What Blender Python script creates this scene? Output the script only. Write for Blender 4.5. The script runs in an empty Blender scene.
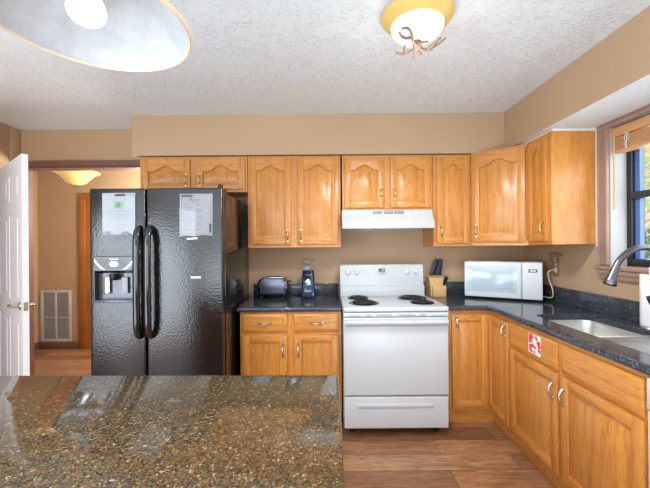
import bpy, bmesh, math, random
from mathutils import Vector, Matrix, geometry
random.seed(7)
R = math.radians
S = bpy.context.scene
COL = S.collection

# ------------------------------------------------------------------ camera, world, light, exposure
cam_d = bpy.data.cameras.new('camera'); cam = bpy.data.objects.new('camera', cam_d); COL.objects.link(cam)
cam_d.sensor_width = 36.0; cam_d.lens = 350.0/650.0*36.0; cam_d.clip_start = 0.02
EYE = 1.393
cam.matrix_world = Matrix.Translation((0, 0, EYE)) @ Matrix.Rotation(R(90), 4, 'X') @ Matrix.Rotation(R(-0.45), 4, 'Z')
S.camera = cam
S.view_settings.view_transform = 'Standard'; S.view_settings.look = 'None'
S.cycles.caustics_reflective = False; S.cycles.caustics_refractive = False
S.view_settings.gamma = 1.0; S.view_settings.use_curve_mapping = False
S.view_settings.exposure = 0.14

W = bpy.data.worlds.new('world'); S.world = W; W.use_nodes = True
wn = W.node_tree; wn.nodes.clear()
wo = wn.nodes.new('ShaderNodeOutputWorld'); wb = wn.nodes.new('ShaderNodeBackground')
sk = wn.nodes.new('ShaderNodeTexSky'); sk.sky_type = 'NISHITA'; sk.sun_disc = False
sk.sun_elevation = R(48); sk.sun_rotation = R(250); sk.air_density = 1.0; sk.dust_density = 1.5
wb.inputs['Strength'].default_value = 0.22
wn.links.new(sk.outputs[0], wb.inputs[0]); wn.links.new(wb.outputs[0], wo.inputs[0])

def lamp(name, kind, loc, energy, color=(1, 1, 1), rot=(0, 0, 0), size=None, size_y=None, radius=None, angle=None):
    d = bpy.data.lights.new(name, kind); d.energy = energy; d.color = color
    if kind == 'AREA':
        d.shape = 'RECTANGLE'; d.size = size; d.size_y = size_y
    if radius is not None: d.shadow_soft_size = radius
    if angle is not None: d.angle = angle
    o = bpy.data.objects.new(name, d); COL.objects.link(o); o.location = loc; o.rotation_euler = rot
    return o
lamp('sun', 'SUN', (0, 0, 8), 3.2, (1, .95, .86), rot=(R(10), R(-38), 0), angle=R(1))
# daylight entering through the glazed openings behind the camera, plus an added upward fill
lamp('daylight_rear', 'AREA', (-0.4, -3.42, 0.95), 74, (.76, .89, 1), rot=(R(88), 0, 0), size=3.4, size_y=1.8)
lamp('daylight_side', 'AREA', (-2.80, -1.0, 1.05), 112, (.76, .89, 1), rot=(R(90), 0, R(-90)), size=3.6, size_y=2.1)
lamp('upward_fill', 'AREA', (-0.4, -1.6, 0.04), 190, (.68, .86, 1), rot=(R(180), 0, 0), size=3.6, size_y=2.8)  # unseen fill lamp added near the floor to brighten the ceiling
lamp('daylight_sink_window', 'AREA', (2.03, 1.74, 1.68), 9, (.86, .94, 1), rot=(R(90), 0, R(90)), size=0.95, size_y=0.8)

# ------------------------------------------------------------------ materials
def lin(r, g, b):
    f = lambda c: (c/255/12.92) if c/255 <= .04045 else ((c/255+.055)/1.055)**2.4
    return (f(r), f(g), f(b), 1)
class NT:
    def __init__(s, name):
        s.m = bpy.data.materials.new(name); s.m.use_nodes = True; s.t = s.m.node_tree
        s.b = s.t.nodes['Principled BSDF']; s.out = s.t.nodes['Material Output']
    def n(s, typ, **k):
        x = s.t.nodes.new(typ)
        for a, v in k.items():
            if a in x.inputs: x.inputs[a].default_value = v
            else: setattr(x, a, v)
        return x
    def l(s, a, b): s.t.links.new(a, b)
    def set(s, **k):
        for a, v in k.items(): s.b.inputs[a.replace('_', ' ')].default_value = v
    def coords(s, scale, rnd=0):
        tc = s.n('ShaderNodeTexCoord'); v = tc.outputs['Object']
        if rnd:
            oi = s.n('ShaderNodeObjectInfo'); mu = s.n('ShaderNodeMath', operation='MULTIPLY'); mu.inputs[1].default_value = rnd
            s.l(oi.outputs['Random'], mu.inputs[0])
            ad = s.n('ShaderNodeVectorMath', operation='ADD'); s.l(v, ad.inputs[0]); s.l(mu.outputs[0], ad.inputs[1]); v = ad.outputs[0]
        mp = s.n('ShaderNodeMapping'); mp.inputs['Scale'].default_value = scale; s.l(v, mp.inputs['Vector'])
        return mp.outputs[0]
    def ramp(s, src, stops, interp='LINEAR'):
        r = s.n('ShaderNodeValToRGB'); r.color_ramp.interpolation = interp
        e = r.color_ramp.elements
        while len(e) < len(stops): e.new(0.5)
        for el, (p, c) in zip(e, stops):
            el.position = p; el.color = c if len(c) == 4 else (*c, 1)
        s.l(src, r.inputs[0]); return r.outputs[0]
    def noise(s, vec, scale, detail=3, rough=.5, dist=0):
        x = s.n('ShaderNodeTexNoise', Scale=scale, Detail=detail, Roughness=rough, Distortion=dist); s.l(vec, x.inputs['Vector']); return x.outputs['Fac']
    def bump(s, h, strength, dist=.002):
        b = s.n('ShaderNodeBump', Strength=strength, Distance=dist); s.l(h, b.inputs['Height']); s.l(b.outputs[0], s.b.inputs['Normal'])
    def col(s, c): s.l(c, s.b.inputs['Base Color'])
    def mix(s, fac, a, b, mode='MIX'):
        x = s.n('ShaderNodeMix', data_type='RGBA', blend_type=mode)
        if isinstance(fac, (int, float)): x.inputs[0].default_value = fac
        else: s.l(fac, x.inputs[0])
        for k, v in ((6, a), (7, b)):
            if isinstance(v, tuple): x.inputs[k].default_value = v
            else: s.l(v, x.inputs[k])
        return x.outputs[2]

def plain(name, c, rough=.5, metal=0, var=.06, scale=30, bump=0, spec=.5, coat=0):
    t = NT(name); v = t.coords((1, 1, 1)); n = t.noise(v, scale, 3)
    d = tuple(x*(1-var) for x in c[:3])+(1,); u = tuple(min(1, x*(1+var)) for x in c[:3])+(1,)
    t.col(t.ramp(n, [(.3, d), (.7, u)])); t.set(Roughness=rough, Metallic=metal)
    t.b.inputs['Specular IOR Level'].default_value = spec
    if coat: t.b.inputs['Coat Weight'].default_value = coat; t.b.inputs['Coat Roughness'].default_value = .08
    if bump: t.bump(n, bump)
    return t.m

def oak(name, horiz, tone=1.0):
    t = NT(name)
    sc = (.16, 1, 1) if horiz else (1, 1, .16)
    v = t.coords(sc, rnd=13)
    fine = t.noise(v, 95, 4, .6)
    w = t.n('ShaderNodeTexWave', wave_type='BANDS', bands_direction='Z' if horiz else 'X')
    w.inputs['Scale'].default_value = 5; w.inputs['Distortion'].default_value = 9; w.inputs['Detail'].default_value = 3; w.inputs['Detail Scale'].default_value = 1.4
    t.l(v, w.inputs['Vector'])
    mid = t.noise(v, 14, 3)
    k = lambda r, g, b: tuple(x*tone for x in lin(r, g, b)[:3])+(1,)
    base = t.ramp(mid, [(.3, k(202, 134, 62)), (.7, k(214, 148, 72))])
    g1 = t.ramp(w.outputs['Fac'], [(.0, k(190, 120, 52)), (.3, k(213, 147, 71)), (1, k(213, 147, 71))])
    c = t.mix(.45, base, g1)
    f2 = t.ramp(fine, [(.36, k(200, 160, 118)), (.52, (1, 1, 1, 1))])
    c2 = t.mix(.4, c, f2, 'MULTIPLY')
    t.col(c2); t.set(Roughness=.33); t.b.inputs['Coat Weight'].default_value = .22; t.b.inputs['Coat Roughness'].default_value = .2
    t.bump(fine, .06, .001)
    return t.m

M = {}
M['oak'] = oak('oak_vertical_grain', False); M['oak_h'] = oak('oak_horizontal_grain', True)
def wall_paint():
    t = NT('tan_wall_paint'); v = t.coords((1, 1, 1)); n = t.noise(v, 180, 3); b = t.noise(v, 1.1, 2)
    t.col(t.ramp(b, [(.3, lin(186, 156, 124)), (.7, lin(194, 163, 131))])); t.set(Roughness=.6); t.bump(n, .05, .001); return t.m
M['wall'] = wall_paint()
def ceil_mat():
    t = NT('knockdown_ceiling'); v = t.coords((1, 1, 1))
    w = t.noise(v, 17, 4, .55, 1.0); s2 = t.noise(v, 60, 4, .6, .6)
    mx = t.n('ShaderNodeMath', operation='MULTIPLY_ADD'); mx.inputs[1].default_value = .6
    t.l(w, mx.inputs[0]); t.l(s2, mx.inputs[2])
    h = t.ramp(mx.outputs[0], [(.62, (0, 0, 0, 1)), (.78, (1, 1, 1, 1))])
    t.set(Base_Color=lin(230, 236, 240), Roughness=.8); t.bump(h, .55, .007); return t.m
M['ceiling'] = ceil_mat()
def floor_mat():
    t = NT('wood_plank_floor'); v = t.coords((1, 1, 1))
    br = t.n('ShaderNodeTexBrick', offset=.37, offset_frequency=2); t.l(v, br.inputs['Vector'])
    for k, x in (('Scale', 1), ('Mortar Size', .0016), ('Mortar Smooth', .1), ('Bias', 0), ('Brick Width', 1.2), ('Row Height', .165)): br.inputs[k].default_value = x
    br.inputs['Color1'].default_value = (.0, .0, .0, 1); br.inputs['Color2'].default_value = (1, 1, 1, 1); br.inputs['Mortar'].default_value = (.5, .5, .5, 1)
    ad = t.n('ShaderNodeVectorMath', operation='MULTIPLY_ADD'); t.l(br.outputs['Color'], ad.inputs[0]); ad.inputs[1].default_value = (7, 3, 5); t.l(v, ad.inputs[2])
    mp = t.n('ShaderNodeMapping'); mp.inputs['Scale'].default_value = (.14, 1, 1); t.l(ad.outputs[0], mp.inputs['Vector'])
    g = t.noise(mp.outputs[0], 22, 5, .65, .8); g2 = t.noise(mp.outputs[0], 90, 3, .6)
    c = t.ramp(g, [(.28, lin(148, 106, 74)), (.5, lin(182, 138, 102)), (.72, lin(203, 161, 125))])
    p = t.ramp(br.outputs['Color'], [(0, lin(196, 180, 170)), (1, lin(250, 246, 240))])
    c = t.mix(1.0, c, p, 'MULTIPLY')
    c = t.mix(.35, c, t.ramp(g2, [(.4, lin(150, 120, 100)), (.55, (1, 1, 1, 1))]), 'MULTIPLY')
    c = t.mix(br.outputs['Fac'], c, lin(92, 60, 42))
    t.col(c); t.set(Roughness=.36); t.bump(g2, .05, .001); return t.m
M['floor'] = floor_mat()
def granite(name, sc1, sc2, stops, rough):
    t = NT(name); v = t.coords((1, 1, 1))
    nz = t.n('ShaderNodeTexNoise', Scale=28, Detail=3); t.l(v, nz.inputs['Vector'])
    ad = t.n('ShaderNodeVectorMath', operation='MULTIPLY_ADD'); ad.inputs[1].default_value = (.02, .02, .02)
    t.l(nz.outputs['Color'], ad.inputs[0]); t.l(v, ad.inputs[2])
    cols = []
    for sc in (sc1, sc2):
        vo = t.n('ShaderNodeTexVoronoi', Scale=sc); t.l(ad.outputs[0], vo.inputs['Vector'])
        sp = t.n('ShaderNodeSeparateColor'); t.l(vo.outputs['Color'], sp.inputs[0])
        cols.append((t.ramp(sp.outputs[0], stops, 'CONSTANT'), sp.outputs[1]))
    f = t.n('ShaderNodeMath', operation='GREATER_THAN'); f.inputs[1].default_value = .5; t.l(cols[1][1], f.inputs[0])
    t.col(t.mix(f.outputs[0], cols[0][0], cols[1][0])); t.set(Roughness=rough); return t.m
M['granite_brown'] = granite('brown_speckled_granite', 150, 300,
    [(0, lin(42, 38, 33)), (.2, lin(66, 54, 40)), (.42, lin(84, 69, 48)), (.6, lin(77, 71, 58)), (.74, lin(100, 82, 58)), (.88, lin(122, 90, 50)), (.96, lin(144, 132, 108))], .07)
M['granite_dark'] = granite('dark_blue_black_granite', 90, 260,
    [(0, lin(48, 52, 59)), (.4, lin(60, 65, 74)), (.7, lin(74, 80, 90)), (.9, lin(92, 98, 108)), (.98, lin(116, 110, 102))], .09)
M['white_enamel'] = plain('white_enamel', lin(200, 204, 208), .22, var=.01)
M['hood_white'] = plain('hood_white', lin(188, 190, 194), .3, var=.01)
M['white_plastic'] = plain('white_plastic', lin(218, 222, 226), .35, var=.015)
M['grey_print'] = plain('grey_print', lin(150, 150, 152), .5)
M['faint_print'] = plain('faint_print', lin(172, 172, 178), .5)
M['knob_white'] = plain('knob_white', lin(214, 215, 217), .35)
M['dark_slot'] = plain('dark_slot', lin(70, 70, 72), .5)
M['trim'] = plain('mauve_brown_trim', lin(168, 138, 122), .4, var=.08, scale=9)
M['trim_dark'] = plain('dark_brown_trim', lin(122, 88, 76), .6, var=.1, scale=9)
M['door_white'] = plain('white_door_paint', lin(246, 247, 250), .4, var=.01)
M['oak_trim'] = plain('orange_oak_trim', lin(172, 106, 52), .45, var=.14, scale=6)
M['white_trim'] = plain('white_caulk', lin(228, 222, 214), .5)
M['brass'] = plain('satin_brass', lin(226, 200, 140), .25, 1, .08)
M['nickel'] = plain('satin_nickel', lin(206, 200, 186), .25, 1, .06)
M['steel'] = plain('brushed_stainless', lin(228, 226, 222), .38, 1, .05, 60)
M['faucet'] = plain('slate_nickel_faucet', lin(118, 118, 124), .3, 1, .05)
M['black_plastic'] = plain('black_plastic', lin(26, 27, 30), .3, var=.2)
M['black_rubber'] = plain('black_rubber', lin(24, 24, 26), .6, var=.2)
M['coil'] = plain('burner_coil_black', lin(52, 54, 60), .4, .5, .2)
M['pan'] = plain('drip_pan_dark', lin(40, 44, 56), .2, .85, .15)
M['navy_gloss'] = plain('navy_gloss_plastic', lin(42, 58, 88), .18, .3, .25, 40)
M['knife_black'] = plain('knife_black', lin(40, 46, 62), .3, var=.2)
M['toaster_steel'] = plain('blue_grey_steel', lin(120, 126, 146), .3, .85, .12, 40)
M['chrome'] = plain('chrome', lin(215, 215, 218), .1, 1, .03)
M['block'] = plain('light_wood_block', lin(218, 178, 122), .5, var=.1, scale=12)
M['paper'] = plain('white_paper', lin(248, 248, 252), .6, var=.02)
M['green'] = plain('photo_green', lin(110, 190, 60), .5, var=.2, scale=60)
M['photo_dark'] = plain('photo_grey', lin(88, 80, 92), .5, var=.3, scale=90)
M['orange'] = plain('orange_print', lin(226, 130, 60), .5)
M['red'] = plain('red_print', lin(235, 70, 60), .4)
M['blind'] = plain('maple_blind', lin(214, 164, 116), .45, var=.07, scale=14)
M['black_frame'] = plain('black_window_frame', lin(24, 25, 28), .3, var=.2)
M['sky_reflection'] = plain('painted_sky_reflection', lin(92, 118, 176), .35, var=.1)  # reflected sky painted as a blue base colour
M['taupe'] = plain('taupe_plate', lin(150, 118, 90), .45)
M['tan_plastic'] = plain('tan_plastic', lin(196, 156, 118), .45)
M['cream'] = plain('cream_plastic', lin(226, 196, 160), .45)
M['antler'] = plain('antler_bronze', lin(112, 88, 78), .5, var=.2, scale=50)
M['towel'] = plain('paper_towel', lin(240, 240, 242), .8, var=.02, scale=80, bump=.1)
M['key'] = plain('keypad_grey', lin(214, 218, 222), .5)
M['plastic_grey'] = plain('translucent_grey', lin(176, 176, 184), .3)
def fridge_mat(name, bump, rough, c=(22, 23, 26)):
    t = NT(name); v = t.coords((1, 1, 1)); n = t.noise(v, 84, 2, .5)
    t.set(Base_Color=lin(*c), Roughness=rough); t.b.inputs['Specular IOR Level'].default_value = 1.0
    if bump: t.bump(n, bump, .003)
    return t.m
M['fridge'] = fridge_mat('textured_black_gloss', .6, .13, (22, 23, 26))
M['fridge_side'] = fridge_mat('smooth_black_gloss', 0, .12, (34, 32, 32))
M['gloss_black'] = fridge_mat('gloss_black', 0, .08)
def glass_mat(name, c=(1, 1, 1, 1), gl=.12):
    t = NT(name); tr = t.n('ShaderNodeBsdfTransparent'); tr.inputs[0].default_value = c
    g = t.n('ShaderNodeBsdfGlossy'); g.inputs['Roughness'].default_value = .03
    mx = t.n('ShaderNodeMixShader'); mx.inputs[0].default_value = gl
    t.l(tr.outputs[0], mx.inputs[1]); t.l(g.outputs[0], mx.inputs[2]); t.l(mx.outputs[0], t.out.inputs['Surface']); return t.m
M['dispenser_grey'] = plain('dispenser_grey', lin(110, 112, 120), .25, .4, .2, 40)
M['badge_grey'] = plain('badge_grey', lin(160, 160, 166), .2, 1, .1)
M['jamb_grey'] = plain('jamb_grey', lin(186, 184, 184), .5, var=.03)
M['glass'] = glass_mat('window_glass', gl=.06)
M['sleeve'] = glass_mat('clear_plastic_sleeve', (.95, .96, .98, 1), .03)
M['mw_window'] = plain('microwave_window', lin(196, 212, 222), .12, var=.03, coat=.6)  # reflection of bright panes put into the blue-white colour, mesh included
M['mw_mesh'] = plain('microwave_mesh', lin(186, 203, 216), .15, var=.03, coat=.6)
M['lcd'] = plain('lcd_green', lin(150, 160, 50), .3)
M['lcd_dark'] = plain('lcd_dark', lin(60, 70, 70), .25)
def glow(name, c, strength, base=None, trans=.0):
    t = NT(name); v = t.coords((1, 1, 1)); n = t.noise(v, 16, 4)
    d = tuple(x*.72 for x in c[:3])+(1,)
    t.l(t.ramp(n, [(.35, d), (.65, c)]), t.b.inputs['Emission Color']); t.b.inputs['Emission Strength'].default_value = strength
    t.set(Base_Color=base or c, Roughness=.35); return t.m
M['bulb'] = glow('led_bulb', (1, 1, 1, 1), 2.2)
M['amber_glow'] = glow('amber_glass', lin(216, 184, 108), .2, lin(206, 172, 100))
M['bowl_glow'] = glow('lit_alabaster_bowl', lin(255, 244, 220), .62, lin(236, 226, 200))
M['hall_glow'] = glow('lit_amber_bowl', lin(246, 212, 138), .42, lin(230, 196, 126))
def shade_mat():
    t = NT('frosted_glass_shade'); v = t.coords((1, 1, 1)); n = t.noise(v, 22, 5, .65)
    t.col(t.ramp(n, [(.3, lin(170, 170, 172)), (.7, lin(190, 190, 192))])); t.set(Roughness=.35)
    t.b.inputs['Transmission Weight'].default_value = 0; return t.m
M['shade'] = shade_mat()
M['shade_rim'] = plain('shade_rim', lin(222, 200, 170), .4)
def leaf_litter():
    t = NT('autumn_hillside'); v = t.coords((1, 1, 1))
    vo = t.n('ShaderNodeTexVoronoi', Scale=9); t.l(v, vo.inputs['Vector']); sp = t.n('ShaderNodeSeparateColor'); t.l(vo.outputs['Color'], sp.inputs[0])
    big = t.noise(v, 1.3, 3)
    a = t.ramp(sp.outputs[0], [(0, lin(150, 130, 120)), (.3, lin(190, 165, 145)), (.55, lin(120, 150, 70)), (.8, lin(215, 185, 120))], 'CONSTANT')
    b = t.ramp(sp.outputs[1], [(0, lin(110, 150, 55)), (.5, lin(160, 185, 80)), (.8, lin(225, 190, 60))], 'CONSTANT')
    t.col(t.mix(t.ramp(big, [(.42, (0, 0, 0, 1)), (.6, (1, 1, 1, 1))]), a, b)); t.set(Roughness=.9); return t.m
M['hill'] = leaf_litter()
M['leaf_yellow'] = plain('autumn_yellow_leaves', lin(225, 180, 50), .7, var=.35, scale=8)
M['leaf_green'] = plain('green_leaves', lin(130, 170, 70), .7, var=.35, scale=8)
M['bark'] = plain('bark', lin(96, 80, 68), .9, var=.3)

# ------------------------------------------------------------------ mesh helpers
class MB:
    def __init__(s): s.bm = bmesh.new()
    def _merge(s, t, mi, mat=None):
        if mat is not None: bmesh.ops.transform(t, matrix=mat, verts=t.verts)
        vm = {}
        for v in t.verts: vm[v] = s.bm.verts.new(v.co)
        for f in t.faces:
            try: nf = s.bm.faces.new([vm[v] for v in f.verts])
            except ValueError: continue
            nf.material_index = f.material_index if mi is None else mi
        t.free(); return s
    def box(s, x0, x1, y0, y1, z0, z1, mi=0, bev=0, seg=2, mat=None):
        t = bmesh.new(); bmesh.ops.create_cube(t, size=1)
        for v in t.verts:
            v.co = Vector(((x0+x1)/2+v.co.x*(x1-x0), (y0+y1)/2+v.co.y*(y1-y0), (z0+z1)/2+v.co.z*(z1-z0)))
        if bev:
            bmesh.ops.bevel(t, geom=list(t.edges), offset=bev, segments=seg, profile=.5, affect='EDGES')
        return s._merge(t, mi, mat)
    def prism(s, poly, a, b, axis='y', mi=0, bev=0, seg=2, mat=None):
        # poly: list of 2-D points; extruded along axis from a to b
        t = bmesh.new()
        def P(p, d):
            return {'y': Vector((p[0], d, p[1])), 'z': Vector((p[0], p[1], d)), 'x': Vector((d, p[0], p[1]))}[axis]
        A = [t.verts.new(P(p, a)) for p in poly]; B = [t.verts.new(P(p, b)) for p in poly]
        t.faces.new(A); t.faces.new(list(reversed(B)))
        n = len(poly)
        for i in range(n): t.faces.new((A[i], B[i], B[(i+1) % n], A[(i+1) % n]))
        bmesh.ops.recalc_face_normals(t, faces=t.faces)
        if bev:
            ed = [e for e in t.edges if len({v.index for v in e.verts}) and e.calc_face_angle(0) > .6]
            bmesh.ops.bevel(t, geom=ed, offset=bev, segments=seg, profile=.5, affect='EDGES')
        return s._merge(t, mi, mat)
    def loft(s, rings, mi=0, cap0=True, cap1=True, closed=False, mat=None):
        t = bmesh.new(); L = [[t.verts.new(p) for p in r] for r in rings]; n = len(L[0])
        rng = range(len(L)) if closed else range(len(L)-1)
        for i in rng:
            a, b = L[i], L[(i+1) % len(L)]
            for j in range(n): t.faces.new((a[j], a[(j+1) % n], b[(j+1) % n], b[j]))
        if not closed:
            if cap0: t.faces.new(list(reversed(L[0])))
            if cap1: t.faces.new(L[-1])
        bmesh.ops.recalc_face_normals(t, faces=t.faces)
        return s._merge(t, mi, mat)
    def tube(s, pts, r, n=10, mi=0, caps=True, flat=1.0, mat=None):
        P = [Vector(p) for p in pts]; k = len(P); rings = []
        rr = r if isinstance(r, (list, tuple)) else [r]*k
        up = None
        for i in range(k):
            d = (P[min(i+1, k-1)]-P[max(i-1, 0)]).normalized()
            if up is None:
                up = d.orthogonal().normalized()
                if abs(d.z) < .9: up = (Vector((0, 0, 1))-d*d.z).normalized()
                else: up = (Vector((1, 0, 0))-d*d.x).normalized()
            else: up = (up-d*up.dot(d)).normalized()
            sd = d.cross(up)
            rings.append([P[i]+(up*math.cos(2*math.pi*j/n)*flat+sd*math.sin(2*math.pi*j/n))*rr[i] for j in range(n)])
        return s.loft(rings, mi, caps, caps, mat=mat)
    def lathe(s, prof, n=32, mi=0, c=(0, 0, 0), mat=None, caps=True):
        rings = [[Vector((c[0]+max(r, 1e-4)*math.cos(2*math.pi*j/n), c[1]+max(r, 1e-4)*math.sin(2*math.pi*j/n), c[2]+z)) for j in range(n)] for r, z in prof]
        return s.loft(rings, mi, caps, caps, mat=mat)
    def shell_lathe(s, prof, th, n=40, mi=0, c=(0, 0, 0), mat=None):
        inner = [(max(r-th, 1e-4), z) for r, z in reversed(prof)]
        rings = [[Vector((c[0]+max(r, 1e-4)*math.cos(2*math.pi*j/n), c[1]+max(r, 1e-4)*math.sin(2*math.pi*j/n), c[2]+z)) for j in range(n)] for r, z in prof+inner]
        return s.loft(rings, mi, closed=True, mat=mat)
    def plate(s, outer, holes, z0, z1, mi=0):
        # flat plate with holes, in the xy plane
        loops = [outer]+holes; t = bmesh.new(); top = []; bot = []
        for lp in loops:
            top.append([t.verts.new((p[0], p[1], z1)) for p in lp]); bot.append([t.verts.new((p[0], p[1], z0)) for p in lp])
        tv = [v for l in top for v in l]; bv = [v for l in bot for v in l]
        for tri in geometry.tessellate_polygon([[Vector((p[0], p[1], 0)) for p in lp] for lp in loops]):
            t.faces.new([tv[i] for i in tri]); t.faces.new([bv[i] for i in reversed(tri)])
        for a, b in zip(top, bot):
            n = len(a)
            for i in range(n): t.faces.new((a[i], a[(i+1) % n], b[(i+1) % n], b[i]))
        bmesh.ops.recalc_face_normals(t, faces=t.faces)
        return s._merge(t, mi)
    def build(s, name, mats, parent=None, loc=None, rot=None, sharp=35):
        me = bpy.data.meshes.new(name); s.bm.normal_update(); s.bm.to_mesh(me); s.bm.free()
        for m in (mats if isinstance(mats, (list, tuple)) else [mats]): me.materials.append(M[m])
        me.polygons.foreach_set('use_smooth', [True]*len(me.polygons)); me.set_sharp_from_angle(angle=R(sharp))
        o = bpy.data.objects.new(name, me); COL.objects.link(o)
        if parent: o.parent = parent
        if loc: o.location = loc
        if rot: o.rotation_euler = rot
        return o
def tag(o, label=None, cat=None, group=None, kind=None):
    if label: o['label'] = label
    if cat: o['category'] = cat
    if group: o['group'] = group
    if kind: o['kind'] = kind
    return o
def thing(name, label, cat, loc=(0, 0, 0), rz=0, group=None):
    o = bpy.data.objects.new(name, None); COL.objects.link(o); o.empty_display_size = .1
    o.location = loc; o.rotation_euler = (0, 0, rz)
    return tag(o, label, cat, group)
def struct(o, label=None): o['kind'] = 'structure'; (label and o.__setitem__('label', label)); return o
def B(*a, **k): return MB().box(*a, **k)
def rrect(x0, x1, y0, y1, r, n=6):
    out = []
    for cx, cy, a0 in ((x1-r, y1-r, 0), (x0+r, y1-r, 90), (x0+r, y0+r, 180), (x1-r, y0+r, 270)):
        for i in range(n+1):
            a = R(a0+90*i/n); out.append((cx+r*math.cos(a), cy+r*math.sin(a)))
    return out

# ------------------------------------------------------------------ room shell
XL, XR, YB, YF, ZC = -2.87, 1.87, 3.30, -3.50, 2.49
struct(B(-4.05, 2.05, YF-.15, 4.90, -.08, 0).build('floor', 'floor'))
struct(B(-4.05, 2.05, YF-.15, 4.90, ZC, ZC+.1).build('ceiling', 'ceiling'))
# back wall with the opening to the hall
OX0, OX1, OZ = -2.866, -1.70, 2.148
w = MB(); w.box(XL-.12, OX0, YB, YB+.12, 0, ZC); w.box(OX0, OX1, YB, YB+.12, OZ, ZC); w.box(OX1, XR+.18, YB, YB+.12, 0, ZC)
struct(w.build('wall_back', 'wall'))
# left wall with the doorway of the white door and the glazed patio doorway behind the camera
w = MB(); a, b = XL-.12, XL
w.box(a, b, 3.005, YB, 0, ZC); w.box(a, b, 2.06, 3.005, 2.055, ZC); w.box(a, b, .90, 2.06, 0, ZC)
w.box(a, b, -3.0, .90, 2.25, ZC); w.box(a, b, YF, -3.0, 0, ZC)
struct(w.build('wall_left', 'wall'))
# right wall with the window over the sink
WY0, WY1, WZ0, WZ1 = 1.20, 2.295, 1.222, 2.140
w = MB(); a, b = XR, XR+.16
w.box(a, b, WY1, YB, 0, ZC); w.box(a, b, WY0, WY1, 0, WZ0); w.box(a, b, WY0, WY1, WZ1, ZC); w.box(a, b, YF, WY0, 0, ZC)
struct(w.build('wall_right', 'wall'))
w = MB(); a, b = YF-.12, YF
w.box(XL-.12, -2.1, a, b, 0, ZC); w.box(1.3, XR+.16, a, b, 0, ZC); w.box(-2.1, 1.3, a, b, 0, .2); w.box(-2.1, 1.3, a, b, 2.28, ZC)
struct(w.build('wall_front', 'wall'))
# hall beyond the opening
w = MB(); w.box(-4.02, 2.03, 4.755, 4.88, 0, ZC); struct(w.build('wall_hall_back', 'wall'))
w = MB(); w.box(-4.02, -3.90, 1.6, 4.755, 0, ZC); struct(w.build('wall_hall_left', 'wall'))
w = MB(); w.box(-3.90, XL-.12, 1.6, 1.72, 0, ZC); struct(w.build('wall_hall_front', 'wall'))
# soffit over the cabinets: tan faces, white plaster underside
SX = 1.516
w = MB()
w.box(-1.62, XR, 2.95, YB, 2.150, ZC); w.box(SX, XR, YF, 2.95, 2.172, ZC)
for f in w.bm.faces:
    f.normal_update()
    c = f.calc_center_median()
    if f.normal.z < -.9 and c.y < 2.9: f.material_index = 1
struct(w.build('wall_soffit', ['wall', 'ceiling']))
# trim
w = MB(); w.box(OX0+.002, OX1+.06, YB-.02, YB+.0, OZ-.002, OZ+.046); w.box(OX1, OX1+.06, YB-.02, YB, 0, OZ)
w.box(OX0, OX0+.012, YB-.02, YB+.12, 0, OZ); w.box(OX1-.02, OX1, YB, YB+.12, 0, OZ); w.box(OX0+.02, OX1-.02, YB, YB+.12, OZ-.02, OZ)
w.box(OX0-.06, OX1+.06, YB+.12, YB+.14, OZ, OZ+.068); w.box(OX0-.06, OX0, YB+.12, YB+.14, 0, OZ); w.box(OX1, OX1+.06, YB+.12, YB+.14, 0, OZ)
struct(w.build('trim_1', 'trim_dark'))
w = MB(); w.box(XL, XL+.02, 3.0, 3.07, 0, 2.05); w.box(XL, XL+.02, 1.99, 3.07, 2.05, 2.125, bev=.004); w.box(XL, XL+.02, 1.99, 2.06, 0, 2.05)
w.box(XL-.12, XL, 2.985, 3.005, 0, 2.055); w.box(XL-.12, XL, 2.06, 2.08, 0, 2.055); w.box(XL-.12, XL, 2.08, 2.985, 2.037, 2.055)
struct(w.build('trim_2', 'trim_dark'))
# tan boards framing the top of the left wall
w = MB(); w.box(XL, XL+.012, 3.19, 3.29, 2.14, ZC, bev=.003); w.box(XL, XL+.012, 1.8, 3.18, 2.36, ZC, bev=.003); w.box(XL, XL+.006, 1.8, 3.18, 2.14, 2.35, bev=.003)
struct(w.build('trim_3', 'wall'))
struct(MB().box(-3.9, -3.34, 4.735, 4.755, 0, .1, bev=.004).build('baseboard_hall_back', 'trim_dark'))
struct(MB().box(-3.9, -3.88, 3.6, 4.735, 0, .1, bev=.004).build('baseboard_hall_left', 'trim_dark'))
struct(MB().box(XL, XL+.015, .92, 1.98, 0, .1, bev=.004).build('baseboard_left', 'trim_dark'))
# hall doorway with oak casing
d2 = struct(thing('door_1', None, None, (-3.33, 4.755, 0)))
w = MB(); w.box(0, .085, -.025, 0, 0, 2.02, bev=.005); w.box(.885, .97, -.025, 0, 0, 2.02, bev=.005); w.box(0, .97, -.025, 0, 2.02, 2.105, bev=.005)
w.build('casing', 'oak_trim', d2)
w = MB(); w.box(.085, .885, -.012, 0, .005, 2.02)
for z0, z1 in ((.2, .85), (.98, 1.6), (1.7, 1.9)):
    for x0 in (.17, .53): w.box(x0, x0+.27, -.02, -.01, z0, z1, bev=.006)
w.build('leaf', 'oak_trim', d2)

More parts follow.
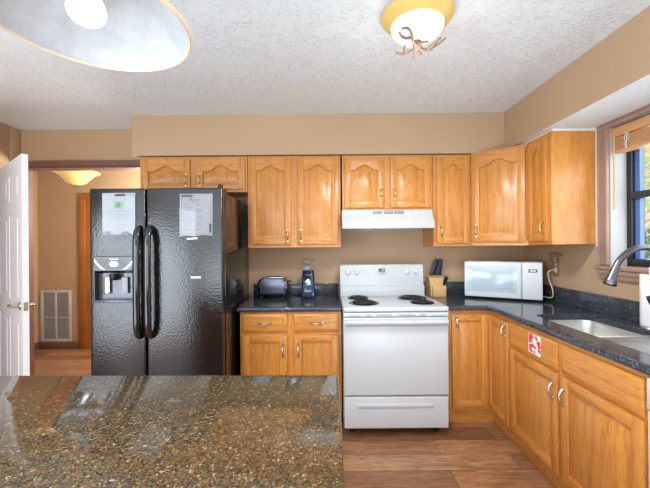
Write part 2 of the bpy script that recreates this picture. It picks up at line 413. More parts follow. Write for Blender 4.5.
# window over the sink
wd = struct(thing('window_1', None, None, (XR, WY1, 0)))
def Y(y): return y-WY1
w = MB()      # fluted casing on the wall, left leg, head, far leg
for k, (o0, o1, dx) in enumerate(((0, .018, .022), (.018, .062, .014), (.062, .08, .022))):
    w.box(-dx, 0, o0, o1, WZ0+.02, WZ1+.045, bev=.003); w.box(-dx, 0, WY0-WY1-o1, WY0-WY1-o0, WZ0+.02, WZ1+.045, bev=.003)
for k in range(3): w.box(-.019, -.012, .023+k*.013, .031+k*.013, WZ0+.03, WZ1, bev=.002)
w.box(-.020, 0, WY0-WY1-.08, .08, WZ1-.004, WZ1+.028, bev=.004); w.box(-.026, 0, WY0-WY1-.08, .08, WZ1+.026, WZ1+.046-.014, bev=.003)
w.build('casing', 'trim', wd)
w = MB(); w.box(-.040, .12, WY0-WY1-.10, .095, WZ0-.012, WZ0+.012, bev=.006); w.build('stool', 'trim', wd)
w = MB(); w.box(-.022, 0, WY0-WY1-.08, .08, WZ0-.075, WZ0-.012, bev=.004); w.box(-.03, 0, WY0-WY1-.08, .08, WZ0-.045, WZ0-.012, bev=.006); w.build('apron', 'trim', wd)
w = MB(); w.box(0, .105, -.006, 0, WZ0+.012, WZ1); w.box(0, .105, WY0-WY1, WY0-WY1+.006, WZ0+.012, WZ1); w.box(0, .105, WY0-WY1+.006, -.006, WZ1-.006, WZ1)
w.build('jamb', 'jamb_grey', wd)
sx0, sx1 = .105, .15
w = MB(); h = WY0-WY1
w.box(sx0, sx1, -.04, 0, WZ0+.012, WZ1, bev=.003); w.box(sx0, sx1, h, h+.04, WZ0+.012, WZ1, bev=.003)
w.box(sx0, sx1, h+.04, -.04, WZ0+.012, WZ0+.06, bev=.003); w.box(sx0, sx1, h+.04, -.04, WZ1-.04, WZ1, bev=.003); w.box(sx0-.004, sx1, h+.04, -.04, 1.665, 1.71, bev=.003)
w.build('sash', 'black_frame', wd)
w = MB(); w.box(sx1-.02, sx1+.01, -.075, -.04, WZ0+.06, 1.665); w.box(sx1-.02, sx1+.01, -.075, -.04, 1.71, WZ1-.04)
w.build('sash_inner_side', 'sky_reflection', wd)  # inner side of the sash, coloured as if reflecting the sky
MB().box(sx1-.012, sx1-.008, h+.04, -.04, WZ0+.06, WZ1-.04).build('pane', 'glass', wd)
# openings behind the camera: frames and panes
for nm, loc, rz, wid, z0, z1, nmul in (('window_2', (-2.1, YF, 0), 0, 3.4, .2, 2.28, 3), ('door_2', (XL, -3.0, 0), R(90), 3.9, 0, 2.25, 3)):
    e = struct(thing(nm, None, None, loc, rz)); w = MB()
    w.box(0, .06, -.08 if rz == 0 else .02, -.02 if rz == 0 else .08, z0, z1); yy = (-.08, -.02) if rz == 0 else (.02, .08)
    w.box(wid-.06, wid, *yy, z0, z1); w.box(.06, wid-.06, *yy, z0, z0+.06); w.box(.06, wid-.06, *yy, z1-.06, z1)
    for k in range(1, nmul): w.box(wid*k/nmul-.04, wid*k/nmul+.04, *yy, z0+.06, z1-.06)
    w.build('frame', 'door_white', e)

# ------------------------------------------------------------------ white six-panel door
A0 = math.atan2(-.573, .712)
dr = thing('panel_door', 'white six panel door standing open beside the hall opening', 'door', (-2.807, 2.993, 0), A0)
w = MB(); DW, DT = .914, .036
w.box(0, DW, .004, DT-.004, .012, 2.035)
def door_relief(y0, y1):
    cols = ((.115, .415), (.50, .80)); rows = ((.24, .86), (1.0, 1.62), (1.73, 1.92))
    w.box(0, .115, y0, y1, .012, 2.035); w.box(.80, DW, y0, y1, .012, 2.035); w.box(.415, .50, y0, y1, .012, 2.035)
    zs = [(.012, .24), (.86, 1.0), (1.62, 1.73), (1.92, 2.035)]
    for c0, c1 in cols:
        for z0, z1 in zs: w.box(c0, c1, y0, y1, z0, z1)
        for z0, z1 in rows: w.box(c0+.03, c1-.03, y0+.0005 if y0 < .01 else y0-.0035, y1+.0035 if y0 < .01 else y1-.0005, z0+.03, z1-.03, bev=.0028, seg=1)
door_relief(0, .004); door_relief(DT-.004, DT)
w.build('leaf', 'door_white', dr)
w = MB(); hx, hz = DW-.065, .975
for y0, sg in ((0, -1), (DT, 1)):
    m = Matrix.Translation((hx, y0, hz)) @ Matrix.Rotation(R(90)*sg*-1 if sg == 1 else R(90), 4, 'X')
    w.lathe([(.0, 0), (.031, 0), (.029, .006), (.012, .01), (.011, .045), (0, .046)], 20, mat=m)
    w.tube([(hx+.004, y0+sg*.045, hz), (hx-.03, y0+sg*.048, hz), (hx-.075, y0+sg*.05, hz+.002), (hx-.11, y0+sg*.046, hz-.008)], [.011, .010, .009, .008], 10)
w.build('lever_handle', 'nickel', dr)
w = MB(); w.box(DW, DW+.002, .006, DT-.006, hz-.03, hz+.03); w.build('latch_plate', 'nickel', dr)

# ------------------------------------------------------------------ cabinets
def arch_z(t, rise):
    q = min(1, abs(t-.5)/.37); return rise*(.5+.5*math.cos(math.pi*q))**.85
def add_pull(parent, x, z, vert, mat, y=-.02, L=.05):
    w = MB(); pts = []; rr = []
    for i in range(11):
        u = -1+2*i/10; d = .024*(1-u*u)**.6 if abs(u) < 1 else 0
        pts.append((x, y-.004-d, z+u*L*.8) if vert else (x+u*L*.8, y-.004-d, z)); rr.append(.0038+.0022*abs(u))
    w.tube(pts, rr, 8)
    for sg in (-1, 1):
        if vert: w.prism([(x+math.cos(a)*.008, z+sg*L*.82+math.sin(a)*.014) for a in [2*math.pi*k/12 for k in range(12)]], y, y-.005, 'y')
        else: w.prism([(x+math.cos(a)*.014+sg*L*.82, z+math.sin(a)*.008) for a in [2*math.pi*k/12 for k in range(12)]], y, y-.005, 'y')
    return w.build('handle', mat, parent)
def add_door(parent, x0, x1, z0, z1, rise=.0, hinge=None, pull='brass', st=.052, hz=None, raised=True, T=.02):
    """hinge: which side the pull is on ('l' or 'r')"""
    w = MB(); sh = .052+rise
    w.box(x0, x0+st, -T, 0, z0, z1, 0, bev=.003); w.box(x1-st, x1, -T, 0, z0, z1, 0, bev=.003)
    w.box(x0+st, x1-st, -T, 0, z0, z0+st, 1, bev=.003)
    a, b = x0+st, x1-st
    if rise:
        N = 24; low = [(a+(b-a)*i/N, z1-sh+arch_z(i/N, rise)) for i in range(N+1)]
        w.prism([(a, z1), *low, (b, z1)], -T, 0, 'y', 1)
        # moulded lip along the arch
        w.tube([(p[0], -T+.004, p[1]) for p in low], .004, 6, 1)
    else: w.box(a, b, -T, 0, z1-st, z1, 1, bev=.003)
    for xx in (a, b): w.tube([(xx, -T+.004, z0+st), (xx, -T+.004, z1-(sh if rise else st))], .004, 6, 0)
    w.tube([(a, -T+.004, z0+st), (b, -T+.004, z0+st)], .004, 6, 1)
    d = w.build('door', ['oak', 'oak_h'], parent)
    w = MB(); g = .0
    def outline(m):
        aa, bb = a+m, b-m; zt = z1-(sh if rise else st)-m
        if not rise: return [(aa, z0+st+m), (bb, z0+st+m), (bb, zt), (aa, zt)]
        return [(aa, z0+st+m), (bb, z0+st+m)]+[(bb-(bb-aa)*i/24, zt+arch_z(1-i/24, rise)) for i in range(25)]
    o0 = outline(-.004 if not rise else 0); 
    if raised:
        o1 = outline(.010); o2 = outline(.034)
        w.loft([[Vector((p[0], yy, p[1])) for p in oo] for oo, yy in ((o0, -.002), (o0, -T+.015), (o1, -T+.015), (o2, -T+.004))])
    else: w.loft([[Vector((p[0], yy, p[1])) for p in oo] for oo, yy in ((o0, -.002), (o0, -T+.011))])
    w.build('panel', 'oak', d)
    if hinge:
        px = x0+.030 if hinge == 'l' else x1-.030
        add_pull(d, px, hz if hz is not None else z0+.10, True, pull, -T)
    return d
def add_drawer(parent, x0, x1, z0, z1, pull=True, T=.02):
    w = MB()
    o = lambda m: [(x0+m, z0+m), (x1-m, z0+m), (x1-m, z1-m), (x0+m, z1-m)]
    w.loft([[Vector((p[0], yy, p[1])) for p in o(m)] for m, yy in ((0, 0), (0, -T+.007), (.012, -T), (.03, -T))])
    d = w.build('drawer_front', 'oak_h', parent)
    if pull: add_pull(d, (x0+x1)/2, (z0+z1)/2, False, 'nickel', -T)
    return d
def carcass(parent, wd, dp, z0, z1, stiles, rails, side_grain=True):
    w = MB(); w.box(0, wd, .0, dp, z0, z1, 0); w.build('body', 'oak', parent)
    w = MB()
    for a, b in stiles: w.box(a, b, -.003, .0, z0, z1, 0)
    for a, b in rails: w.box(0, wd, -.0025, .0, a, b, 1)
    w.build('face_frame', ['oak', 'oak_h'], parent)

UZ0, UZ1, UY, UD = 1.366, 2.143, 2.98, .318
G = 'oak wall cabinets under the soffit'
def upper(label, x0, x1, z0, z1=UZ1, doors=2, pulls='rl', rise=.045):
    wd = x1-x0; c = thing('wall_cabinet', label, 'cabinet', (x0, UY, 0), 0, G)
    mid = wd/2; gap = .055
    if doors == 2:
        carcass(c, wd, UD, z0, z1, ((0, .04), (mid-.04, mid+.04), (wd-.04, wd)), ((z0, z0+.04), (z1-.04, z1)))
        hz = z0+.10 if z1-z0 > .6 else z0+.022+ (z1-z0)*.27
        add_door(c, .018, mid-gap/2, z0+.024, z1-.024, rise, pulls[0], hz=hz); add_door(c, mid+gap/2, wd-.018, z0+.024, z1-.024, rise, pulls[1], hz=hz)
    else:
        carcass(c, wd, UD, z0, z1, ((0, .04), (wd-.04, wd)), ((z0, z0+.04), (z1-.04, z1)))
        add_door(c, .03, wd-.015, z0+.024, z1-.024, rise, pulls[0])
    return c
upper('short two door oak cabinet above the black refrigerator', -1.567, -.657, 1.84, rise=.05)
upper('tall two door oak wall cabinet above the toaster', -.652, .135, UZ0)
upper('short two door oak cabinet above the white range hood', .150, .918, 1.672)
upper('narrow single door oak wall cabinet between range hood and diagonal corner cabinet', .922, 1.243, UZ0, doors=1, pulls='l')
# diagonal corner cabinet
ax, ay, bx, by = 1.247, 2.976, 1.562, 2.69
ang = math.atan2(by-ay, bx-ax); L = math.hypot(bx-ax, by-ay)
c = thing('wall_cabinet', 'diagonal oak corner wall cabinet above the microwave', 'cabinet', (ax, ay, 0), ang, G)
inv = Matrix.Rotation(-ang, 4, 'Z') @ Matrix.Translation((-ax, -ay, 0))
pl = [tuple((inv @ Vector((*p, 0)))[:2]) for p in ((ax, ay), (bx, by), (XR-.003, by), (XR-.003, YB-.003), (ax, YB-.003))]
MB().prism(pl, UZ0+.004, UZ1+.008, 'z').build('body', 'oak', c)
w = MB(); w.box(0, .03, -.003, 0, UZ0+.004, UZ1+.008); w.box(L-.03, L, -.003, 0, UZ0+.004, UZ1+.008); w.box(0, L, -.0025, 0, UZ0+.004, UZ0+.04, 1); w.box(0, L, -.0025, 0, UZ1-.03, UZ1+.008, 1)
w.build('face_frame', ['oak', 'oak_h'], c)
add_door(c, .016, L-.012, UZ0+.03, UZ1-.016, .05, 'l')
# cabinet on the right wall
c = thing('wall_cabinet', 'oak wall cabinet beside the window showing its plain side panel', 'cabinet', (1.562, 2.686, 0), R(-90), G)
wr = 2.686-2.405
carcass(c, wr, XR-.003-1.562, UZ0+.012, UZ1+.012, ((0, .04), (wr-.04, wr)), ((UZ0+.012, UZ0+.05), (UZ1-.03, UZ1+.012)))
add_door(c, .016, wr-.035, UZ0+.036, UZ1-.012, .045, 'r')
struct(MB().box(1.565, XR-.002, 2.398, 2.975, 2.156, 2.171).build('trim_4', 'white_trim'))
struct(MB().box(XR-.012, XR-.001, 2.378, 2.402, 1.36, 2.17).build('trim_5', 'white_trim'))

# base cabinets
BY, BZ0, BZ1 = 2.69, .115, .876
c = thing('base_cabinet', 'oak base cabinet with two drawers under the toaster', 'cabinet', (-.655, BY, 0), 0, 'oak base cabinets')
wl = .775
carcass(c, wl, YB-.004-BY, BZ0, BZ1, ((0, .04), (wl/2-.045, wl/2+.045), (wl-.04, wl)), ((BZ1-.04, BZ1), (.69, .72), (BZ0, BZ0+.04)))
MB().box(.002, wl-.002, .035, .06, 0, BZ0).build('toe_kick', 'oak_h', c)
for x0, x1 in ((.018, wl/2-.028), (wl/2+.028, wl-.022)): add_drawer(c, x0, x1, .722, .862)
add_door(c, .018, wl/2-.028, .135, .697, 0, 'r', 'nickel', hz=.585, raised=False); add_door(c, wl/2+.028, wl-.022, .135, .697, 0, 'l', 'nickel', hz=.585, raised=False)
# corner carousel cabinet (doors meet at the inner corner)
FX = 1.262
c = thing('corner_cabinet', 'oak corner base cabinet with two doors meeting at the inner corner', 'cabinet', (.893, BY, 0), 0, 'oak base cabinets')
cx = FX-.893; cy = BY-2.385
w = MB(); w.prism([(0, 0), (cx, 0), (cx, -cy), (XR-.004-.893, -cy), (XR-.004-.893, YB-.004-BY), (0, YB-.004-BY)], BZ0, BZ1, 'z'); w.build('body', 'oak', c)
w = MB(); w.box(0, .068, -.003, 0, BZ0, BZ1); w.box(.068, cx, -.0025, 0, BZ1-.028, BZ1, 1); w.box(.068, cx, -.0025, 0, BZ0, BZ0+.022, 1)
w.box(cx-.003, cx, -cy, -cy+.02, BZ0, BZ1); w.box(cx-.0025, cx, -cy+.02, 0, BZ1-.028, BZ1, 1); w.box(cx-.0025, cx, -cy+.02, 0, BZ0, BZ0+.022, 1)
w.build('face_frame', ['oak', 'oak_h'], c)
w = MB(); w.box(0, cx+.04, .035, .05, 0, BZ0); w.box(cx+.04, cx+.055, -cy, .05, 0, BZ0); w.build('toe_kick', 'oak_h', c)
add_door(c, .072, cx-.021, BZ0+.024, BZ1-.03, 0, 'l', 'nickel', st=.048, hz=.785, T=.02)
hd = thing('door_hinge', None, None); bpy.data.objects.remove(hd)
# second leaf, turned to face the aisle: geometry built in the cabinet's frame by a turned sub-frame
d2_ = add_door(None, .002, cy-.012, BZ0+.024, BZ1-.03, 0, 'r', 'nickel', st=.048, hz=.785)
d2_.parent = c; d2_.location = (cx, -.004, 0); d2_.rotation_euler = (0, 0, R(-90))
# sink cabinet on the right run
SY0, SY1 = 2.382, 1.362
c = thing('sink_base_cabinet', 'long oak sink base cabinet with two false drawer fronts', 'cabinet', (FX, SY0, 0), R(-90), 'oak base cabinets')
ws = SY0-SY1; dp = XR-.004-FX
w = MB(); w.box(0, ws, 0, .02, BZ0, BZ1); w.box(0, .018, .02, dp, BZ0, BZ1); w.box(ws-.018, ws, .02, dp, BZ0, BZ1); w.box(.018, ws-.018, .02, dp, BZ0, BZ0+.018); w.box(.018, ws-.018, dp-.01, dp, BZ0+.018, BZ1)
w.build('body', 'oak', c)
w = MB()
for a, b in ((0, .03), (ws/2-.035, ws/2+.035), (ws-.03, ws)): w.box(a, b, -.003, 0, BZ0, BZ1)
for a, b in ((BZ1-.03, BZ1), (.68, .71), (BZ0, BZ0+.03)): w.box(0, ws, -.0025, 0, a, b, 1)
w.build('face_frame', ['oak', 'oak_h'], c)
MB().box(0, ws, .04, .055, 0, BZ0).build('toe_kick', 'oak_h', c)
m0, m1 = ws/2-.014, ws/2+.014
add_drawer(c, .012, m0, .70, .852, False); add_drawer(c, m1, ws-.012, .70, .852, False)
add_door(c, .012, m0, .135, .684, 0, 'r', 'nickel', hz=.585); add_door(c, m1, ws-.012, .135, .684, 0, 'l', 'nickel', hz=.585)
# dishwasher at the end of the run
c = thing('dishwasher', 'white dishwasher at the near end of the sink cabinet', 'dishwasher', (FX, SY1-.004, 0), R(-90))
MB().box(0, .60, .03, .56, .1, .87).build('body', 'white_enamel', c)
MB().box(.003, .597, -.02, .028, .12, .74, bev=.006).build('door', 'white_enamel', c)
MB().box(.003, .597, -.024, .028, .745, .868, bev=.006).build('control_panel', 'white_enamel', c)
MB().box(.02, .58, .05, .07, 0, .1).build('toe_panel', 'dark_slot', c)

# ------------------------------------------------------------------ countertops
def edge_sweep(w, path, prof, mi=0):
    rings = []; n = len(path)
    for i, p in enumerate(path):
        p = Vector(p); d0 = (p-Vector(path[i-1])).normalized() if i else None; d1 = (Vector(path[i+1])-p).normalized() if i < n-1 else None
        d0 = d0 or d1; d1 = d1 or d0
        nrm = lambda d: Vector((d.y, -d.x))
        m = (nrm(d0)+nrm(d1)).normalized(); m /= max(.3, m.dot(nrm(d0)))
        rings.append([Vector((p.x+m.x*a, p.y+m.y*a, z)) for a, z in prof])
    w.loft(rings, mi)
CT = .915
prof = [(0, CT-.038), (.018, CT-.038), (.027, CT-.034), (.03, CT-.026), (.03, CT-.012), (.026, CT-.004), (.017, CT), (0, CT)]
t = thing('countertop', 'dark granite countertop holding the toaster and can opener', 'countertop', (0, 0, 0))
w = MB(); w.box(-.672, .118, 2.685, 3.296, CT-.038, CT); edge_sweep(w, [(-.672, 2.685), (.118, 2.685)], prof); w.build('slab', 'granite_dark', t)
tag(MB().box(-.672, .118, 3.274, 3.296, CT, CT+.108, bev=.003).build('backsplash', 'granite_dark'), 'low dark granite backsplash behind the toaster', 'backsplash')
t = thing('countertop', 'dark granite corner countertop around the sink and under the microwave', 'countertop', (0, 0, 0))
w = MB(); fx = 1.262
HX0, HX1, HY0, HY1 = 1.370, 1.748, 1.36, 2.325
w.box(.888, XR-.004, 2.685, 3.296, CT-.038, CT)
w.plate([(fx, .72), (XR-.004, .72), (XR-.004, 2.685), (fx, 2.685)], [rrect(HX0, HX1, HY0, HY1, .07)], CT-.038, CT)
edge_sweep(w, [(.888, 2.685), (fx, 2.685), (fx, .72)], prof)
w.build('slab', 'granite_dark', t)
tag(MB().box(.888, XR-.026, 3.274, 3.296, CT, CT+.115, bev=.003).build('backsplash', 'granite_dark'), 'low dark granite backsplash behind the knife block', 'backsplash')
tag(MB().box(XR-.026, XR-.004, .72, 3.296, CT, CT+.122, bev=.003).build('backsplash', 'granite_dark'), 'long dark granite backsplash under the sink window', 'backsplash')

# sink
sk_ = thing('kitchen_sink', 'stainless double bowl sink set into the dark granite', 'sink', ((HX0+HX1)/2, (HY0+HY1)/2, .876))
ox, oy = -(HX0+HX1)/2, -(HY0+HY1)/2
bowls = [(HX0-.002, HX1+.002, 1.835, HY1+.002), (HX0-.002, HX1+.002, HY0-.002, 1.815)]
w = MB()
holes = [[(x+ox, y+oy) for x, y in rrect(*b, .068)] for b in bowls]
w.plate([(HX0-.02+ox, HY0-.02+oy), (HX1+.02+ox, HY0-.02+oy), (HX1+.02+ox, HY1+.02+oy), (HX0-.02+ox, HY1+.02+oy)], holes, -.003, 0)
w.build('rim', 'steel', sk_)
for b in bowls:
    w = MB(); rings = []
    for m, z, r in ((0, -.001, .068), (.004, -.02, .066), (.010, -.15, .062), (.022, -.172, .055), (.06, -.178, .03)):
        rings.append([Vector((x+ox, y+oy, z)) for x, y in rrect(b[0]+m, b[1]-m, b[2]+m, b[3]-m, r)])
    w.loft(rings, 0, cap0=False)
    # outer skin
    rings = [[Vector((v.x, v.y, v.z-.002)) for v in r] for r in rings]
    w.loft(rings, 0, cap0=False)
    bw = w.build('bowl', 'steel', sk_)
    w = MB(); w.lathe([(0, 0), (.045, 0), (.043, .003), (.03, .001), (0, .001)], 24, c=((b[0]+b[1])/2+ox, (b[2]+b[3])/2+oy, -.178)); w.build('drain', 'chrome', bw)

MB().box(HX0+.003+ox, HX1-.003+ox, 1.816+oy, 1.834+oy, -.02, .026, bev=.006, seg=3).build('divider', 'steel', sk_)
# faucet
f = thing('faucet', 'grey gooseneck pull-down faucet arching over the sink', 'faucet', (1.80, 1.80, CT))
w = MB(); w.lathe([(0, 0), (.029, 0), (.029, .006), (.024, .012), (.022, .09), (.017, .11), (0, .112)], 24); w.build('base', 'faucet', f)
pts = [(0, 0, .10), (0, 0, .26), (-.006, 0, .32), (-.03, 0, .38), (-.075, 0, .425), (-.135, 0, .446), (-.20, 0, .442), (-.25, 0, .416), (-.288, 0, .378), (-.308, 0, .340)]
def smooth(P, n=4):
    out = []; P = [Vector(p) for p in P]
    for i in range(len(P)-1):
        p0, p1, p2, p3 = P[max(i-1, 0)], P[i], P[i+1], P[min(i+2, len(P)-1)]
        for k in range(n):
            t_ = k/n; out.append(.5*((2*p1)+(p2-p0)*t_+(2*p0-5*p1+4*p2-p3)*t_*t_+(3*p1-p0-3*p2+p3)*t_**3))
    return out+[P[-1]]
MB().tube(smooth(pts), .0155, 14).build('spout', 'faucet', f)
MB().tube([(-.307, 0, .342), (-.312, 0, .329), (-.326, 0, .294), (-.338, 0, .262), (-.340, 0, .257)], [.0165, .0175, .023, .031, .029], 18).build('spray_head', 'faucet', f)
w = MB(); w.tube([(-.01, 0, .055), (-.06, 0, .07), (-.105, 0, .12), (-.128, 0, .17), (-.137, 0, .195)], [.012, .0105, .009, .011, .012], 12); w.build('lever', 'coil', f)

# paper towel roll
p = thing('paper_towel_roll', 'white paper towel roll standing behind the faucet', 'paper towels', (1.80, 1.94, CT))
MB().lathe([(0, 0), (.043, 0), (.043, .008), (0, .01)], 28).build('stand', 'steel', p)
MB().shell_lathe([(.043, .010), (.044, .012), (.044, .292), (.043, .294)], .025, 36).build('roll', 'towel', p)
MB().lathe([(0, .01), (.006, .01), (.006, .315), (.011, .32), (.009, .332), (0, .335)], 16).build('rod', 'steel', p)

# ------------------------------------------------------------------ refrigerator
FB = (-1.155, 2.46, 0)
fr = thing('refrigerator', 'black side by side refrigerator with textured doors and ice dispenser', 'refrigerator', FB)
fx0, fx1 = -.455, .455
w = MB(); w.box(fx0, fx1, 0, .75, .03, 1.757, bev=.004)
for xx in (fx0+.05, fx1-.09):
    for yy in (.06, .65): w.box(xx, xx+.04, yy, yy+.04, 0, .03)
w.build('body', 'fridge_side', fr)
MB().box(fx0+.01, fx1-.01, -.03, 0, .03, .105, bev=.004).build('kick_grille', 'black_plastic', fr)
def recessed_slab(x0, x1, y0, y1, z0, z1, h, dp):
    t = MB(); bm = t.bm
    fo = [bm.verts.new(p) for p in ((x0, y0, z0), (x1, y0, z0), (x1, y0, z1), (x0, y0, z1))]
    hi = [bm.verts.new(p) for p in ((h[0], y0, h[2]), (h[1], y0, h[2]), (h[1], y0, h[3]), (h[0], y0, h[3]))]
    hb = [bm.verts.new((v.co.x, y0+dp, v.co.z)) for v in hi]
    bk = [bm.verts.new((v.co.x, y1, v.co.z)) for v in fo]
    for i in range(4):
        j = (i+1) % 4
        bm.faces.new((fo[i], fo[j], hi[j], hi[i])); bm.faces.new((hi[i], hi[j], hb[j], hb[i])); bm.faces.new((fo[j], fo[i], bk[i], bk[j]))
    bm.faces.new(hb); bm.faces.new(list(reversed(bk)))
    ed = [e for e in bm.edges if all(v in fo for v in e.verts) or (e.verts[0] in fo and e.verts[1] in bk) or (e.verts[1] in fo and e.verts[0] in bk)]
    bmesh.ops.bevel(bm, geom=ed, offset=.012, segments=3, profile=.5, affect='EDGES')
    return t
DZ0, DZ1 = .11, 1.785
dh = (-.420, -.142, 1.004, 1.322)
fd = recessed_slab(fx0, -.073, -.070, -.004, DZ0, DZ1, dh, .05).build('freezer_door', 'fridge', fr)
MB().box(-.064, fx1, -.070, -.004, DZ0, DZ1, bev=.012, seg=3).build('fridge_door', 'fridge', fr)
for x in (-.107, -.033):
    pts = [(x, -.068, 1.515), (x, -.098, 1.500), (x, -.118, 1.45), (x, -.124, 1.35), (x, -.126, 1.14), (x, -.124, .93), (x, -.118, .83), (x, -.098, .785), (x, -.068, .772)]
    MB().tube(smooth(pts), [.012]+[.0235]*(len(smooth(pts))-2)+[.012], 14, flat=.8).build('handle', 'gloss_black', fr)
w = MB(); w.lathe([(0, 0), (.017, 0), (.017, .02), (.012, .026), (0, .027)], 16, c=(fx1-.022, -.035, 1.785)); w.box(fx1-.05, fx1-.002, -.04, .07, 1.757, 1.785, bev=.004); w.build('hinge_cover', 'black_plastic', fr)
w = MB(); w.box(fx0+.002, fx0+.05, -.04, .07, 1.757, 1.782, bev=.004); w.build('hinge_cover', 'black_plastic', fr)
# ice and water dispenser
w = MB(); N = 18
pr = [(-.069, 1.322), (-.076, 1.318), (-.078, 1.25), (-.072, 1.222), (-.05, 1.205), (-.022, 1.205), (-.022, 1.322)]
w.prism(pr, dh[0], dh[1], 'x'); ds = w.build('dispenser', 'gloss_black', fd)
w = MB()      # lower lip and back plate
w.box(dh[0], dh[1], -.084, -.02, 1.004, 1.022, bev=.004); w.box(dh[0]+.0, dh[1]-.0, -.024, -.021, 1.022, 1.205); w.build('dispenser_tray', 'dispenser_grey', fd)
w = MB()
for sx in (-1, 1):   # bright swooshes either side of the badge
    cxm = (dh[0]+dh[1])/2
    poly = [(cxm+sx*(.05+.085*i/8), 1.232+.075*(i/8)**1.6) for i in range(9)]+[(cxm+sx*(.075+.06*i/8), 1.232+.058*(i/8)**1.8) for i in range(8, -1, -1)]
    w.prism(poly, -.0795, -.0775, 'y')
w.prism([(cxm+.032*math.cos(a), 1.268+.02*math.sin(a)) for a in [2*math.pi*k/24 for k in range(24)]], -.081, -.0775, 'y')
w.box(cxm-.03, cxm+.03, -.0795, -.0775, 1.299, 1.304); w.build('chrome_badge', 'badge_grey', fd)
w = MB(); w.box(cxm-.02, cxm+.02, -.082, -.081, 1.264, 1.267); w.box(cxm-.014, cxm+.014, -.082, -.081, 1.270, 1.273); w.build('badge_lettering', 'dark_slot', fd)
w = MB(); w.lathe([(0, 0), (.022, 0), (.03, .02), (.032, .045), (0, .046)], 20, c=(cxm-.015, -.05, 1.155)); w.build('ice_chute', 'black_plastic', fd)
for x in (cxm-.075, cxm+.05):
    w = MB(); w.box(x-.022, x+.022, -.045, -.035, 1.06, 1.175, bev=.005); w.build('paddle', 'chrome' if x < cxm else 'plastic_grey', fd)
# papers held on the doors
def sheet(name, label, cat, x0, x1, z0, z1, wav, lines, group=None, tilt=0):
    e = thing(name, label, cat, ((x0+x1)/2, 2.388, z0), 0, group)
    wd, ht = x1-x0, z1-z0; t = bmesh.new(); nx, nz = 10, 14; g = []
    for j in range(nz+1):
        g.append([t.verts.new((-wd/2+wd*i/nx*1.0+tilt*(1-j/nz), -.001-wav*abs(math.sin(i*1.3+j*.5))*(1-j/nz)**1.5, ht*j/nz+(wav*2.2*math.sin(i*1.1) if j == 0 else 0))) for i in range(nx+1)])
    for j in range(nz):
        for i in range(nx): t.faces.new((g[j][i], g[j][i+1], g[j+1][i+1], g[j+1][i]))
    bmesh.ops.solidify(t, geom=t.faces[:], thickness=.0008)
    mb = MB(); mb._merge(t, 0); s_ = mb.build('page', 'paper', e)
    return e, s_, wd, ht
e, pg, wd, ht = sheet('notice_sheet', 'wrinkled white notice with green photo held on the freezer door', 'paper', -1.517, -1.292, 1.478, 1.752, .006, 0)
w = MB(); w.box(-.035, .030, -.006, -.003, ht-.105, ht-.055); w.build('picture', 'green', pg)
w = MB(); w.prism([(-.02, ht-.098), (.004, ht-.100), (.018, ht-.092), (.016, ht-.072), (.004, ht-.062), (-.014, ht-.070)], -.0075, -.006, 'y'); w.build('picture_subject', 'photo_dark', pg)
w = MB()
for z, a, b in ((.042, -.085, .085), (.120, -.07, .08), (.130, -.085, .085), (.146, -.05, .075), (.156, -.08, .05), (.170, -.06, .08)): w.box(a, b, -.0088, -.0075, ht-z-.002, ht-z)
w.build('printed_lines', 'faint_print', pg)
w = MB(); w.box(-.10, .115, -.0125, -.012, -.012, ht-.008); w.build('plastic_sleeve', 'sleeve', e)
tag(MB().box(-.035, .037, -.006, 0, -.006, .006, bev=.002).build('magnet', 'dark_slot', None, (-1.39, 2.3745, 1.735)), 'dark bar magnet on the wrinkled notice of the freezer door', 'magnet')
e, pg, wd, ht = sheet('notice_sheet', 'flat white printed notice with small orange logo on the refrigerator door', 'paper', -.988, -.765, 1.458, 1.742, .001, 0)
w = MB(); w.prism([(-.045, ht-.036), (-.03, ht-.048), (-.018, ht-.05), (-.024, ht-.038), (-.034, ht-.03)], -.0045, -.003, 'y'); w.build('logo', 'orange', pg)
w = MB(); w.box(-.02, .035, -.0045, -.003, ht-.045, ht-.038); w.box(-.035, .02, -.0045, -.003, ht-.058, ht-.055)
for k in range(12):
    z = ht-.075-k*.0152
    w.box(-.09, -.09+.04+.035*((k*37) % 10)/10, -.0045, -.003, z-.003, z)
    if k % 3 != 1: w.box(.0, .025+.03*((k*53) % 10)/10, -.0045, -.003, z-.003, z)
for (a, b, c_, d_) in ((-.100, -.098, .012, ht-.012), (.098, .100, .012, ht-.012), (-.1, .1, .010, .012), (-.1, .1, ht-.012, ht-.010)): w.box(a, b, -.0045, -.003, c_, d_)
w.build('printed_lines', 'faint_print', pg)
w = MB(); w.box(-.115, .120, -.0085, -.008, -.006, ht+.006); w.build('plastic_sleeve', 'sleeve', e)
tag(MB().box(-.037, .037, -.006, 0, -.005, .005, bev=.002).build('magnet', 'dark_slot', None, (-.935, 2.3785, 1.727)), 'dark bar magnet at the top of the orange logo notice', 'magnet')
tag(MB().box(-.005, .005, -.006, 0, -.03, .03, bev=.002).build('magnet', 'dark_slot', None, (-.779, 2.3785, 1.508)), 'small upright dark magnet near the bottom of the orange logo notice', 'magnet')
tag(MB().box(-.036, .036, -.0015, 0, -.006, .006).build('tape_strip', 'paper', None, (-.907, 2.3895, 1.437), (0, R(-4), 0)), 'white paper strip just below the orange logo notice', 'paper strip')
tag(MB().box(-.034, .034, -.0015, 0, -.006, .006).build('tape_strip', 'paper', None, (-.884, 2.3895, 1.172)), 'white paper strip low on the bare refrigerator door', 'paper strip')

